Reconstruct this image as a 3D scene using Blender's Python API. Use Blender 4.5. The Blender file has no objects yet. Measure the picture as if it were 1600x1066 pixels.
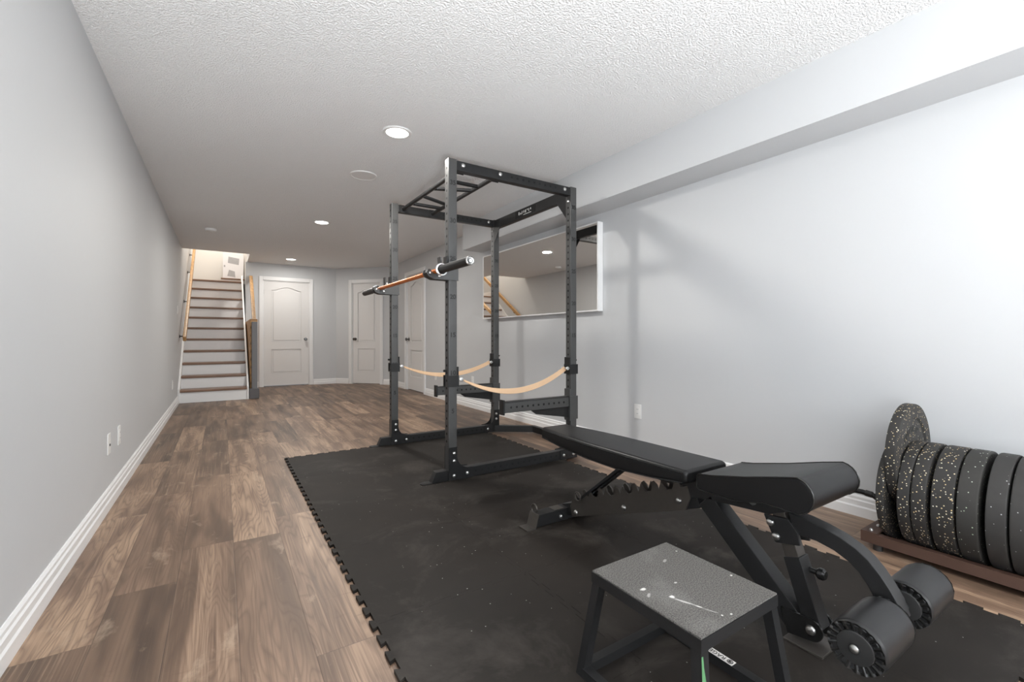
import bpy, bmesh, math, random
from mathutils import Vector, Matrix
random.seed(7)
C = bpy.context.scene.collection
SC = bpy.context.scene
PI = math.pi

# ------------------------------------------------------------------ camera, world, exposure
cam_d = bpy.data.cameras.new('camera')
cam = bpy.data.objects.new('camera', cam_d)
C.objects.link(cam)
cam.location = (0, 0, 0.94)
cam.rotation_euler = (PI/2, 0, -math.radians(32.909))
cam_d.sensor_width = 36.0
cam_d.lens = 36.0*700/1600
cam_d.shift_y = -5/1600
cam_d.clip_start = 0.02
SC.camera = cam
world = bpy.data.worlds.new('world')
SC.world = world
world.use_nodes = True
world.node_tree.nodes['Background'].inputs[0].default_value = (0.8, 0.9, 1.0, 1)
world.node_tree.nodes['Background'].inputs[1].default_value = 0.3
SC.view_settings.view_transform = 'Standard'
SC.view_settings.look = 'None'
SC.view_settings.gamma = 1
SC.view_settings.use_curve_mapping = False
SC.view_settings.exposure = -0.1


def area_light(name, loc, rot, sx, sy, power, color, shape='RECTANGLE', spread=PI):
    l = bpy.data.lights.new(name, 'AREA')
    l.shape = shape
    l.size = sx
    if shape in ('RECTANGLE', 'ELLIPSE'):
        l.size_y = sy
    l.energy = power
    l.color = color
    l.spread = spread
    o = bpy.data.objects.new(name, l)
    o.location = loc
    o.rotation_euler = rot
    C.objects.link(o)
    return o


WINDOW_POWER = 56
FILL_POWER = 215
POT_POWER = 36
SHAFT_POWER = 62
# daylight entering by the window in the wall behind the camera
area_light('window_daylight', (1.85, -2.52, 1.45), (PI/2, 0, 0), 1.7, 1.2, WINDOW_POWER, (0.93, 0.97, 1.0))
# added unseen fill light behind the camera, aimed up to brighten the ceiling
area_light('added_ceiling_fill', (-0.2, -1.0, 0.3), (PI, 0, 0), 0.35, 0.35, FILL_POWER, (0.96, 0.985, 1.0), spread=math.radians(170))
# lamp at the top of the stairwell
area_light('stairwell_lamp', (-0.1, 10.1, 4.45), (0, 0, 0), 0.4, 0.4, SHAFT_POWER, (1.0, 0.92, 0.82))


# ------------------------------------------------------------------ materials
class Mat:
    def __init__(self, name):
        self.m = bpy.data.materials.new(name)
        self.m.use_nodes = True
        self.nt = self.m.node_tree
        self.b = self.nt.nodes['Principled BSDF']

    def n(self, t, **kw):
        nd = self.nt.nodes.new(t)
        for k, v in kw.items():
            setattr(nd, k, v)
        return nd

    def l(self, a, b):
        self.nt.links.new(a, b)

    def inp(self, sock, v):
        if hasattr(v, 'is_linked') or isinstance(v, bpy.types.NodeSocket):
            self.l(v, sock)
        else:
            sock.default_value = v

    def math(self, op, a, b=0.0, c=0.0, clamp=False):
        nd = self.n('ShaderNodeMath', operation=op)
        nd.use_clamp = clamp
        self.inp(nd.inputs[0], a)
        self.inp(nd.inputs[1], b)
        self.inp(nd.inputs[2], c)
        return nd.outputs[0]

    def coord(self):
        return self.n('ShaderNodeTexCoord').outputs['Object']

    def geo(self):
        return self.n('ShaderNodeNewGeometry').outputs['Position']

    def xyz(self, v):
        nd = self.n('ShaderNodeSeparateXYZ')
        self.l(v, nd.inputs[0])
        return nd.outputs

    def vec(self, x, y, z=0.0):
        nd = self.n('ShaderNodeCombineXYZ')
        self.inp(nd.inputs[0], x)
        self.inp(nd.inputs[1], y)
        self.inp(nd.inputs[2], z)
        return nd.outputs[0]

    def noise(self, v, scale, detail=3, rough=0.5, dist=0.0):
        nd = self.n('ShaderNodeTexNoise')
        if v is not None:
            self.l(v, nd.inputs['Vector'])
        nd.inputs['Scale'].default_value = scale
        nd.inputs['Detail'].default_value = detail
        nd.inputs['Roughness'].default_value = rough
        nd.inputs['Distortion'].default_value = dist
        return nd.outputs[0]

    def ramp(self, fac, stops, interp='LINEAR'):
        nd = self.n('ShaderNodeValToRGB')
        nd.color_ramp.interpolation = interp
        el = nd.color_ramp.elements
        while len(el) < len(stops):
            el.new(0.5)
        for e, (p, c) in zip(el, stops):
            e.position = p
            e.color = (c, c, c, 1) if isinstance(c, (int, float)) else (*c, 1)
        self.l(fac, nd.inputs[0])
        return nd.outputs[0]

    def mix(self, fac, a, b, blend='MIX'):
        nd = self.n('ShaderNodeMix', data_type='RGBA', blend_type=blend)
        self.inp(nd.inputs[0], fac)
        for s, v in ((nd.inputs[6], a), (nd.inputs[7], b)):
            if isinstance(v, bpy.types.NodeSocket):
                self.l(v, s)
            else:
                s.default_value = (*v, 1)
        return nd.outputs[2]

    def bump(self, h, strength, dist):
        nd = self.n('ShaderNodeBump')
        nd.inputs['Strength'].default_value = strength
        nd.inputs['Distance'].default_value = dist
        self.l(h, nd.inputs['Height'])
        self.l(nd.outputs[0], self.b.inputs['Normal'])

    def col(self, v):
        s = self.b.inputs['Base Color']
        if isinstance(v, bpy.types.NodeSocket):
            self.l(v, s)
        else:
            s.default_value = (*v, 1)

    def set(self, rough=None, metal=None, spec=None):
        if rough is not None:
            self.inp(self.b.inputs['Roughness'], rough)
        if metal is not None:
            self.b.inputs['Metallic'].default_value = metal
        if spec is not None:
            self.b.inputs['Specular IOR Level'].default_value = spec
        return self


def srgb(r, g, b):
    f = lambda v: (v/255/12.92) if v/255 <= 0.04045 else ((v/255+0.055)/1.055)**2.4
    return (f(r), f(g), f(b))


def simple(name, col, rough=0.5, metal=0.0, spec=0.5, var=0.06, scale=40, bump=0.0):
    m = Mat(name)
    v = m.coord()
    n = m.noise(v, scale, 4)
    lo = tuple(max(0, c*(1-var)) for c in col)
    hi = tuple(min(1, c*(1+var)) for c in col)
    m.col(m.mix(n, lo, hi))
    m.set(rough, metal, spec)
    if bump:
        m.bump(n, bump, 0.002)
    return m.m


M = {}
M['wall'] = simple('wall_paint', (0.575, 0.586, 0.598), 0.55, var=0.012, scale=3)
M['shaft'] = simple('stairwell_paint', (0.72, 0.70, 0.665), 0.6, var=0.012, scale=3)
M['trim'] = simple('trim_white', (0.80, 0.80, 0.80), 0.35, var=0.01, scale=6)
M['door'] = simple('door_white', (0.74, 0.73, 0.72), 0.4, var=0.01, scale=20)
M['plastic'] = simple('white_plastic', (0.82, 0.82, 0.81), 0.35, var=0.01)
M['grille'] = simple('speaker_grille', (0.78, 0.775, 0.77), 0.6, var=0.05, scale=300)
M['black_metal'] = simple('black_powder_coat', (0.0145, 0.0145, 0.0150), 0.40, var=0.15, scale=200, spec=0.3, bump=0.05)
M['grey_metal'] = simple('charcoal_powder_coat', (0.050, 0.050, 0.0495), 0.42, var=0.12, scale=200, bump=0.05)
M['hole'] = simple('hole_black', (0.004, 0.004, 0.004), 0.9, var=0.1)
M['ink'] = simple('black_ink', (0.006, 0.006, 0.006), 0.6, var=0.1)
M['white_ink'] = simple('white_ink', (0.6, 0.6, 0.6), 0.6, var=0.02)
M['bolt'] = simple('zinc_bolt', (0.60, 0.60, 0.59), 0.30, metal=1.0, var=0.04)
M['chrome'] = simple('chrome', (0.82, 0.82, 0.82), 0.12, metal=1.0, var=0.02)
M['steel_dark'] = simple('gunmetal_steel', (0.085, 0.076, 0.068), 0.38, metal=0.6, var=0.1, scale=60)
M['knob'] = simple('dark_nickel', (0.16, 0.16, 0.16), 0.3, metal=0.9, var=0.05)
M['orange'] = simple('orange_coated_steel', srgb(200, 104, 18), 0.33, metal=0.4, var=0.08, scale=120)
M['strap'] = simple('tan_webbing', srgb(198, 166, 134), 0.75, var=0.08, scale=300, bump=0.2)
M['uhmw'] = simple('black_plastic', (0.022, 0.022, 0.022), 0.45, var=0.1)
M['foam'] = simple('black_roller_foam', (0.013, 0.013, 0.0135), 0.38, spec=0.3, var=0.06, scale=30)
M['gloss'] = simple('glossy_black_vinyl', (0.010, 0.010, 0.010), 0.26, var=0.05)
M['newel'] = simple('grey_painted_post', srgb(112, 112, 114), 0.5, var=0.04)
M['newel_base'] = simple('dark_grey_post_base', srgb(92, 90, 92), 0.5, var=0.04)
M['bracket'] = simple('rail_bracket_black', (0.02, 0.018, 0.016), 0.4, metal=0.5)
M['tray'] = simple('brown_powder_coat', srgb(74, 54, 45), 0.45, var=0.08, scale=60)
M['green'] = simple('green_paint', srgb(84, 132, 90), 0.5, var=0.25, scale=60)
M['carton'] = simple('white_carton', srgb(225, 225, 228), 0.6, var=0.02)
M['print'] = simple('grey_carton_print', srgb(165, 165, 168), 0.6, var=0.12, scale=30)
M['sticker'] = simple('white_sticker', (0.75, 0.73, 0.70), 0.5, var=0.02)
M['door_gap'] = simple('door_gap_shadow', (0.02, 0.02, 0.02), 0.9)


def mk_ceiling():
    m = Mat('ceiling_stipple')
    v = m.geo()
    n1 = m.noise(v, 110, 2, 0.55)
    n2 = m.noise(v, 190, 2, 0.5)
    h = m.math('ADD', m.ramp(n1, [(0.42, 0.0), (0.62, 1.0)]), m.math('MULTIPLY', n2, 0.6))
    m.col((0.93, 0.93, 0.93))
    m.set(0.8)
    m.bump(h, 0.75, 0.0055)
    return m.m


M['ceiling'] = mk_ceiling()


def mk_leather():
    m = Mat('black_leatherette')
    v = m.coord()
    vo = m.n('ShaderNodeTexVoronoi')
    vo.inputs['Scale'].default_value = 600
    m.l(v, vo.inputs['Vector'])
    n = m.noise(v, 6, 3)
    m.col(m.mix(n, (0.007, 0.007, 0.0072), (0.010, 0.010, 0.0104)))
    m.set(0.36, spec=0.22)
    m.bump(vo.outputs[0], 0.06, 0.001)
    return m.m


M['leather'] = mk_leather()


def mk_mirror():
    m = Mat('mirror_glass')
    n = m.noise(m.coord(), 2, 1)
    m.col(m.mix(n, (0.84, 0.83, 0.81), (0.86, 0.85, 0.83)))
    m.set(0.01, 1.0)
    return m.m


M['mirror'] = mk_mirror()


def mk_emit(name, col, st):
    m = Mat(name)
    m.col((0.9, 0.9, 0.9))
    m.b.inputs['Emission Color'].default_value = (*col, 1)
    m.b.inputs['Emission Strength'].default_value = st
    return m.m


M['lens'] = mk_emit('lamp_lens', (1.0, 0.97, 0.92), 9)
M['pane'] = mk_emit('window_daylight_pane', (0.93, 0.97, 1.0), 4.0)


def mk_oak(name, c0, c1, axis):
    m = Mat(name)
    x, y, z = m.xyz(m.geo())
    if axis == 'y':
        v = m.vec(m.math('MULTIPLY', x, 30), m.math('MULTIPLY', y, 2.0), m.math('MULTIPLY', z, 30))
    else:
        v = m.vec(m.math('MULTIPLY', x, 2.5), m.math('MULTIPLY', y, 30), m.math('MULTIPLY', z, 30))
    n = m.noise(v, 1.0, 5, 0.6, 0.6)
    m.col(m.mix(m.ramp(n, [(0.3, 0.0), (0.7, 1.0)]), c0, c1))
    m.set(0.4)
    return m.m


M['oak'] = mk_oak('oak_rail', srgb(146, 108, 64), srgb(188, 148, 98), 'y')
M['tread'] = mk_oak('tread_wood', srgb(104, 78, 60), srgb(136, 104, 82), 'x')


def mk_oak_panel():
    m = Mat('oak_boards')
    x, y, z = m.xyz(m.geo())
    t = m.math('ADD', z, m.math('MULTIPLY', y, 0.25))
    fr = m.math('FRACT', m.math('MULTIPLY', t, 8.0))
    n = m.noise(m.vec(m.math('MULTIPLY', x, 10), m.math('MULTIPLY', y, 1.5), m.math('MULTIPLY', z, 40)), 1, 4)
    f = m.math('ADD', m.ramp(fr, [(0.0, 0.1), (0.35, 0.8), (0.8, 0.7), (1.0, 0.1)]), m.math('MULTIPLY', n, 0.3))
    m.col(m.mix(f, srgb(128, 86, 46), srgb(206, 158, 100)))
    m.set(0.45)
    return m.m


M['oak_boards'] = mk_oak_panel()


def mk_floor():
    m = Mat('laminate_planks')
    x, y, z = m.xyz(m.geo())
    pw, pl = 0.19, 1.22
    gx = m.math('DIVIDE', m.math('ADD', x, 0.336), pw)
    row = m.math('FLOOR', gx)
    fx = m.math('SUBTRACT', gx, row)
    wn = m.n('ShaderNodeTexWhiteNoise', noise_dimensions='1D')
    m.l(m.math('ADD', row, 17.3), wn.inputs['W'])
    gy = m.math('ADD', m.math('DIVIDE', y, pl), m.math('MULTIPLY', wn.outputs['Value'], 1.0))
    colm = m.math('FLOOR', gy)
    fy = m.math('SUBTRACT', gy, colm)
    w2 = m.n('ShaderNodeTexWhiteNoise', noise_dimensions='2D')
    m.l(m.vec(row, colm), w2.inputs['Vector'])
    rnd = w2.outputs['Value']
    rs = m.n('ShaderNodeSeparateColor')
    m.l(w2.outputs['Color'], rs.inputs[0])
    r2, r3 = rs.outputs[0], rs.outputs[1]
    seed = m.math('MULTIPLY', rnd, 53.0)
    # broad tone patches inside a board (saw-cut look): long cells with crisp edges
    pv = m.vec(m.math('ADD', m.math('MULTIPLY', x, 13.0), seed), m.math('ADD', m.math('MULTIPLY', y, 1.5), m.math('MULTIPLY', seed, 3.1)), seed)
    patch = m.noise(pv, 1.0, 2, 0.4, 0.25)
    patch_c = m.ramp(patch, [(0.36, 0.0), (0.45, 0.30), (0.50, 0.55), (0.55, 0.70), (0.66, 1.0)])
    # cathedral grain rings
    gv = m.vec(m.math('ADD', m.math('MULTIPLY', x, 7.0), m.math('MULTIPLY', seed, 2.0)),
               m.math('MULTIPLY', y, 0.75), seed)
    ring_src = m.noise(gv, 1.0, 2, 0.5, 0.35)
    ring = m.math('FRACT', m.math('MULTIPLY', ring_src, 24.0))
    ring_l = m.ramp(ring, [(0.0, 0.0), (0.25, 0.75), (0.7, 1.0), (0.93, 0.35), (1.0, 0.0)])
    # fine pores along the board
    fv = m.vec(m.math('ADD', m.math('MULTIPLY', x, 150.0), seed), m.math('MULTIPLY', y, 2.2), seed)
    fine = m.noise(fv, 1.0, 4, 0.65)
    # cross saw marks and wear
    cv = m.vec(m.math('ADD', m.math('MULTIPLY', x, 5.0), seed), m.math('MULTIPLY', y, 16.0), seed)
    cross = m.noise(cv, 1.0, 3, 0.6, 0.8)
    cross_d = m.ramp(cross, [(0.27, 1.0), (0.36, 0.0)])
    pale = m.ramp(m.noise(m.vec(m.math('ADD', m.math('MULTIPLY', x, 10), seed), m.math('MULTIPLY', y, 5.0), seed), 1.0, 5, 0.65, 0.5), [(0.60, 0.0), (0.72, 1.0)])
    tone = m.math('ADD', m.math('MULTIPLY', rnd, 0.55), m.math('MULTIPLY', patch_c, 0.45))
    base = m.ramp(tone, [(0.10, srgb(74, 59, 49)), (0.36, srgb(104, 84, 69)), (0.62, srgb(130, 106, 88)), (0.92, srgb(170, 143, 119))])
    use_ring = m.math('MULTIPLY', m.ramp(r2, [(0.35, 0.2), (0.6, 1.0)]), 0.55)
    c = m.mix(m.math('MULTIPLY', m.math('SUBTRACT', 1.0, ring_l), use_ring), base, srgb(84, 64, 52))
    c = m.mix(m.ramp(fine, [(0.32, 0.55), (0.50, 0.0)]), c, srgb(88, 68, 56))
    c = m.mix(m.math('MULTIPLY', m.ramp(fine, [(0.52, 0.0), (0.70, 0.45)]), r3), c, srgb(196, 170, 144))
    c = m.mix(m.math('MULTIPLY', cross_d, 0.30), c, srgb(84, 62, 50))
    c = m.mix(m.math('MULTIPLY', pale, 0.30), c, srgb(200, 178, 154))
    # seams
    ex = m.math('MULTIPLY', m.math('MINIMUM', fx, m.math('SUBTRACT', 1.0, fx)), pw)
    ey = m.math('MULTIPLY', m.math('MINIMUM', fy, m.math('SUBTRACT', 1.0, fy)), pl)
    ed = m.math('MINIMUM', ex, ey)
    seam = m.ramp(m.math('MULTIPLY', ed, 200.0), [(0.10, 1.0), (0.35, 0.0)])
    c = m.mix(m.math('MULTIPLY', seam, 0.65), c, srgb(66, 50, 42))
    m.col(c)
    m.set(m.math('ADD', 0.36, m.math('MULTIPLY', fine, 0.16)), spec=0.45)
    h = m.math('SUBTRACT', m.math('MULTIPLY', fine, 0.25), seam)
    m.bump(h, 0.25, 0.001)
    return m.m


M['floor'] = mk_floor()


def mk_rubber(name, c0, c1, fleck_cols, dens, scale, rough=0.6, smudge=0.0, thr=0.25):
    m = Mat(name)
    v = m.geo() if smudge else m.coord()
    n = m.noise(v, 3.0, 5, 0.6)
    c = m.mix(m.ramp(n, [(0.3, 0.0), (0.7, 1.0)]), c0, c1)
    if smudge:
        s1 = m.noise(v, 2.6, 6, 0.7, 0.6)
        c = m.mix(m.math('MULTIPLY', m.ramp(s1, [(0.52, 0.0), (0.72, 1.0)]), smudge), c, (0.10, 0.088, 0.078))
        big = m.noise(v, 0.8, 3, 0.5)
        c = m.mix(m.math('MULTIPLY', m.ramp(big, [(0.4, 0.0), (0.65, 1.0)]), 0.35), c, (0.030, 0.029, 0.028))
    vo = m.n('ShaderNodeTexVoronoi')
    vo.inputs['Scale'].default_value = scale
    m.l(v, vo.inputs['Vector'])
    sp = m.n('ShaderNodeSeparateColor')
    m.l(vo.outputs['Color'], sp.inputs[0])
    dot = m.math('LESS_THAN', vo.outputs['Distance'], thr)
    pick = m.math('GREATER_THAN', sp.outputs[0], 1.0-dens)
    if smudge:
        clus = m.ramp(m.noise(v, 1.7, 2), [(0.45, 0.0), (0.6, 1.0)])
        pick = m.math('MULTIPLY', pick, clus)
    f = m.math('MULTIPLY', dot, pick)
    fc = m.mix(sp.outputs[1], fleck_cols[0], fleck_cols[1])
    c = m.mix(f, c, fc)
    m.col(c)
    m.set(rough, spec=0.14 if smudge else 0.22)
    m.bump(m.noise(v, 350, 3), 0.15, 0.001)
    return m.m


M['mat'] = mk_rubber('mat_rubber', (0.0125, 0.0100, 0.0082), (0.021, 0.0172, 0.0145), ((0.5, 0.5, 0.48), (0.3, 0.3, 0.28)), 0.20, 42, 0.6, 0.40, 0.09)
FL = ((0.75, 0.72, 0.62), (0.70, 0.50, 0.22))
M['plate_heavy'] = mk_rubber('speckled_rubber_dense', (0.028, 0.027, 0.026), (0.045, 0.043, 0.041), FL, 0.13, 170, 0.6, thr=0.40)
M['plate_mid'] = mk_rubber('speckled_rubber_sparse', (0.032, 0.031, 0.029), (0.050, 0.048, 0.045), ((0.45, 0.55, 0.40), (0.6, 0.6, 0.55)), 0.05, 180, 0.6, thr=0.36)
M['plate_light'] = mk_rubber('speckled_rubber_faint', (0.034, 0.033, 0.032), (0.052, 0.050, 0.048), ((0.55, 0.55, 0.55), (0.5, 0.5, 0.5)), 0.025, 190, 0.6, thr=0.33)


def mk_grip():
    m = Mat('step_grip_top')
    v = m.geo()
    n = m.ramp(m.noise(v, 300, 2, 0.7), [(0.35, 0.0), (0.65, 1.0)])
    b = m.noise(v, 7, 4)
    c = m.mix(n, (0.030, 0.028, 0.026), (0.150, 0.142, 0.132))
    c = m.mix(m.math('MULTIPLY', m.ramp(b, [(0.55, 0.0), (0.8, 1.0)]), 0.3), c, (0.3, 0.29, 0.28))
    x, y, z = m.xyz(v)
    # chalk blots and the long pale scratch across the middle

    def blot(cx, cy, rx, ry, an):
        x_, y_ = m.math('SUBTRACT', x, cx), m.math('SUBTRACT', y, cy)
        ca, sa = math.cos(an), math.sin(an)
        dx = m.math('DIVIDE', m.math('ADD', m.math('MULTIPLY', x_, ca), m.math('MULTIPLY', y_, sa)), rx)
        dy = m.math('DIVIDE', m.math('SUBTRACT', m.math('MULTIPLY', y_, ca), m.math('MULTIPLY', x_, sa)), ry)
        d = m.math('SQRT', m.math('ADD', m.math('MULTIPLY', dx, dx), m.math('MULTIPLY', dy, dy)))
        d = m.math('ADD', d, m.math('MULTIPLY', m.math('SUBTRACT', m.noise(v, 90, 2), 0.5), 0.9))
        return m.ramp(d, [(0.55, 1.0), (1.0, 0.0)])
    for (cx, cy, rx, ry, an, a) in CHALK:
        c = m.mix(m.math('MULTIPLY', blot(cx, cy, rx, ry, an), a), c, (0.72, 0.70, 0.67))
    m.col(c)
    m.set(0.75)
    m.bump(n, 0.5, 0.002)
    return m.m


CHALK = [(0.899, 0.776, 0.011, 0.006, 0, 0.8), (0.890, 0.750, 0.012, 0.005, 0.5, 0.35), (0.933, 0.714, 0.008, 0.007, 0, 0.9), (0.941, 0.684, 0.034, 0.004, -1.15, 0.5),
         (0.995, 0.751, 0.006, 0.004, 0, 0.55), (0.953, 0.653, 0.010, 0.0025, -1.15, 0.9), (0.961, 0.630, 0.020, 0.002, -1.15, 0.4), (1.151, 0.692, 0.005, 0.004, 0, 0.9),
         (1.144, 0.860, 0.003, 0.003, 0, 0.8), (0.968, 0.604, 0.003, 0.003, 0, 0.8), (0.990, 0.595, 0.004, 0.003, 0, 0.8), (1.066, 0.841, 0.013, 0.005, 0.3, 0.3)]
M['grip'] = mk_grip()


# ------------------------------------------------------------------ mesh builder
class MB:
    def __init__(self):
        self.bm = bmesh.new()

    def _bevel(self, faces, bev, seg):
        bmesh.ops.recalc_face_normals(self.bm, faces=faces)
        es = {e for f in faces for e in f.edges}
        es = [e for e in es if len(e.link_faces) == 2 and e.calc_face_angle(0) > 0.45]
        mi = faces[0].material_index
        r = bmesh.ops.bevel(self.bm, geom=es, offset=bev, segments=seg, affect='EDGES', profile=0.5, clamp_overlap=True)
        for f in r['faces']:
            f.material_index = mi

    def prism(self, pts, vec, mat=0, bev=0, seg=2):
        vec = Vector(vec)
        a = [self.bm.verts.new(Vector(p)) for p in pts]
        b = [self.bm.verts.new(Vector(p)+vec) for p in pts]
        fs = [self.bm.faces.new(a), self.bm.faces.new(b[::-1])]
        n = len(a)
        for i in range(n):
            fs.append(self.bm.faces.new((a[i], b[i], b[(i+1) % n], a[(i+1) % n])))
        for f in fs:
            f.material_index = mat
        if bev:
            self._bevel(fs, bev, seg)
        return self

    def box(self, x0, x1, y0, y1, z0, z1, mat=0, bev=0, seg=2):
        return self.prism([(x0, y0, z0), (x1, y0, z0), (x1, y1, z0), (x0, y1, z0)], (0, 0, z1-z0), mat, bev, seg)

    def xz(self, pts, y0, y1, mat=0, bev=0, seg=2):
        return self.prism([(x, y0, z) for x, z in pts], (0, y1-y0, 0), mat, bev, seg)

    def yz(self, pts, x0, x1, mat=0, bev=0, seg=2):
        return self.prism([(x0, y, z) for y, z in pts], (x1-x0, 0, 0), mat, bev, seg)

    def bar(self, p0, p1, w, h, up=(0, 0, 1), mat=0, bev=0, seg=2):
        p0, p1 = Vector(p0), Vector(p1)
        d = (p1-p0).normalized()
        s = d.cross(Vector(up)).normalized()
        u = s.cross(d)
        pts = [p0+s*a*w/2+u*b*h/2 for a, b in ((-1, -1), (1, -1), (1, 1), (-1, 1))]
        return self.prism(pts, p1-p0, mat, bev, seg)

    def lathe(self, prof, o, axis, seg=32, mat=0, cap=True):
        o, ax = Vector(o), Vector(axis).normalized()
        t = Vector((0, 0, 1)) if abs(ax.z) < 0.9 else Vector((1, 0, 0))
        u = ax.cross(t).normalized()
        v = ax.cross(u)
        rings = []
        for r, h in prof:
            if r < 1e-6:
                rings.append([self.bm.verts.new(o+ax*h)])
            else:
                rings.append([self.bm.verts.new(o+ax*h+(u*math.cos(2*PI*k/seg)+v*math.sin(2*PI*k/seg))*r) for k in range(seg)])
        for a, b in zip(rings, rings[1:]):
            for k in range(seg):
                k2 = (k+1) % seg
                if len(a) == 1 and len(b) == 1:
                    continue
                if len(a) == 1:
                    f = self.bm.faces.new((a[0], b[k], b[k2]))
                elif len(b) == 1:
                    f = self.bm.faces.new((a[k], b[0], a[k2]))
                else:
                    f = self.bm.faces.new((a[k], b[k], b[k2], a[k2]))
                f.material_index = mat
        if cap:
            for r in (rings[0], rings[-1]):
                if len(r) > 1:
                    f = self.bm.faces.new(r)
                    f.material_index = mat
        return self

    def cyl(self, p0, p1, r, seg=20, mat=0, ch=0.0):
        p0, p1 = Vector(p0), Vector(p1)
        L = (p1-p0).length
        prof = [(r, 0), (r, L)] if not ch else [(r-ch, 0), (r, ch), (r, L-ch), (r-ch, L)]
        return self.lathe(prof, p0, p1-p0, seg, mat)

    def tube(self, path, r, seg=12, mat=0, closed=False, flat=1.0, up=(0, 0, 1)):
        P = [Vector(p) for p in path]
        n = len(P)
        rings = []
        prev = None
        for i in range(n):
            if closed:
                d = (P[(i+1) % n]-P[i-1]).normalized()
            else:
                d = (P[min(i+1, n-1)]-P[max(i-1, 0)]).normalized()
            t = Vector(up) if prev is None else prev
            s = d.cross(t)
            if s.length < 1e-4:
                s = d.cross(Vector((1, 0, 0.1)))
            s.normalize()
            u = s.cross(d).normalized()
            prev = u
            rings.append([self.bm.verts.new(P[i]+(s*math.cos(2*PI*k/seg)+u*math.sin(2*PI*k/seg)*flat)*r) for k in range(seg)])
        rng = range(n if closed else n-1)
        for i in rng:
            a, b = rings[i], rings[(i+1) % n]
            for k in range(seg):
                f = self.bm.faces.new((a[k], a[(k+1) % seg], b[(k+1) % seg], b[k]))
                f.material_index = mat
        if not closed:
            for rr in (rings[0], rings[-1]):
                f = self.bm.faces.new(rr)
                f.material_index = mat
        return self

    def disc(self, c, nrm, r, seg=12, mat=0, t=0.0006):
        nrm = Vector(nrm).normalized()
        return self.cyl(Vector(c)-nrm*0.001, Vector(c)+nrm*t, r, seg, mat)

    def text(self, s, size, o, xd, yd, mat=0, depth=0.0006, align='CENTER', bold=0.0):
        cu = bpy.data.curves.new('t', 'FONT')
        cu.body = s
        cu.size = size
        cu.align_x = align
        cu.align_y = 'CENTER'
        cu.extrude = depth
        cu.offset = bold
        cu.resolution_u = 3
        ob = bpy.data.objects.new('t', cu)
        C.objects.link(ob)
        bpy.context.view_layer.update()
        me = bpy.data.meshes.new_from_object(ob.evaluated_get(bpy.context.evaluated_depsgraph_get()))
        bpy.data.objects.remove(ob)
        xd, yd, o = Vector(xd).normalized(), Vector(yd).normalized(), Vector(o)
        zd = xd.cross(yd)
        vs = [self.bm.verts.new(o+xd*v.co.x+yd*v.co.y+zd*v.co.z) for v in me.vertices]
        for p in me.polygons:
            try:
                f = self.bm.faces.new([vs[i] for i in p.vertices])
                f.material_index = mat
            except ValueError:
                pass
        bpy.data.meshes.remove(me)
        bpy.data.curves.remove(cu)
        return self

    def build(self, name, mats, parent=None, smooth=True, ang=38):
        if not isinstance(mats, (list, tuple)):
            mats = [mats]
        bmesh.ops.recalc_face_normals(self.bm, faces=self.bm.faces)
        root = parent
        while root is not None and root.parent is not None:
            root = root.parent
        if root is not None:
            bmesh.ops.translate(self.bm, verts=self.bm.verts, vec=-Vector(root.location))
        me = bpy.data.meshes.new(name)
        self.bm.to_mesh(me)
        self.bm.free()
        for mm in mats:
            me.materials.append(M[mm] if isinstance(mm, str) else mm)
        if smooth:
            for p in me.polygons:
                p.use_smooth = True
            me.set_sharp_from_angle(angle=math.radians(ang))
        o = bpy.data.objects.new(name, me)
        C.objects.link(o)
        if smooth:
            wn = o.modifiers.new('weighted_normals', 'WEIGHTED_NORMAL')
            wn.keep_sharp = True
        if parent is not None:
            o.parent = parent
        return o


def tag(o, label=None, cat=None, group=None, kind=None):
    if label:
        o['label'] = label
    if cat:
        o['category'] = cat
    if group:
        o['group'] = group
    if kind:
        o['kind'] = kind
    return o


def thing(name, loc, label, cat, group=None, kind=None):
    o = bpy.data.objects.new(name, None)
    o.empty_display_size = 0.05
    o.location = loc
    C.objects.link(o)
    return tag(o, label, cat, group, kind)


def struct(o, label=None):
    o['kind'] = 'structure'
    if label:
        o['label'] = label
    return o


# ------------------------------------------------------------------ room shell
XL, XR, ZC = -0.534, 2.83, 2.365
YB, YF = 9.75, -2.6
SY0 = 8.83          # ceiling opening over the stairs starts here
SXR = 0.395         # its right side
CX, CY = 1.977, 8.855   # corner of back/angled wall (x) and angled/right wall (y)
SHY = 11.3
SHZ = 4.6

struct(MB().box(XL-0.12, XR+0.12, YF-0.12, YB+0.12, -0.1, 0).build('floor', 'floor', smooth=False), 'brown wood-look plank floor')
cb = MB()
cb.box(XL-0.12, XR+0.12, YF-0.12, SY0, ZC, ZC+0.25)
cb.box(SXR, XR+0.12, SY0, YB+0.12, ZC, ZC+0.25)
struct(cb.build('ceiling', 'ceiling', smooth=False), 'white stippled ceiling')
struct(MB().box(XL-0.12, XL, YF, SHY, 0, SHZ).build('wall_left', 'wall', smooth=False), 'plain pale grey wall on the left')
struct(MB().box(2.555, XR, YF, 5.10, 2.047, ZC).build('wall_soffit', 'wall', smooth=False), 'boxed soffit along the top of the right wall')
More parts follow.
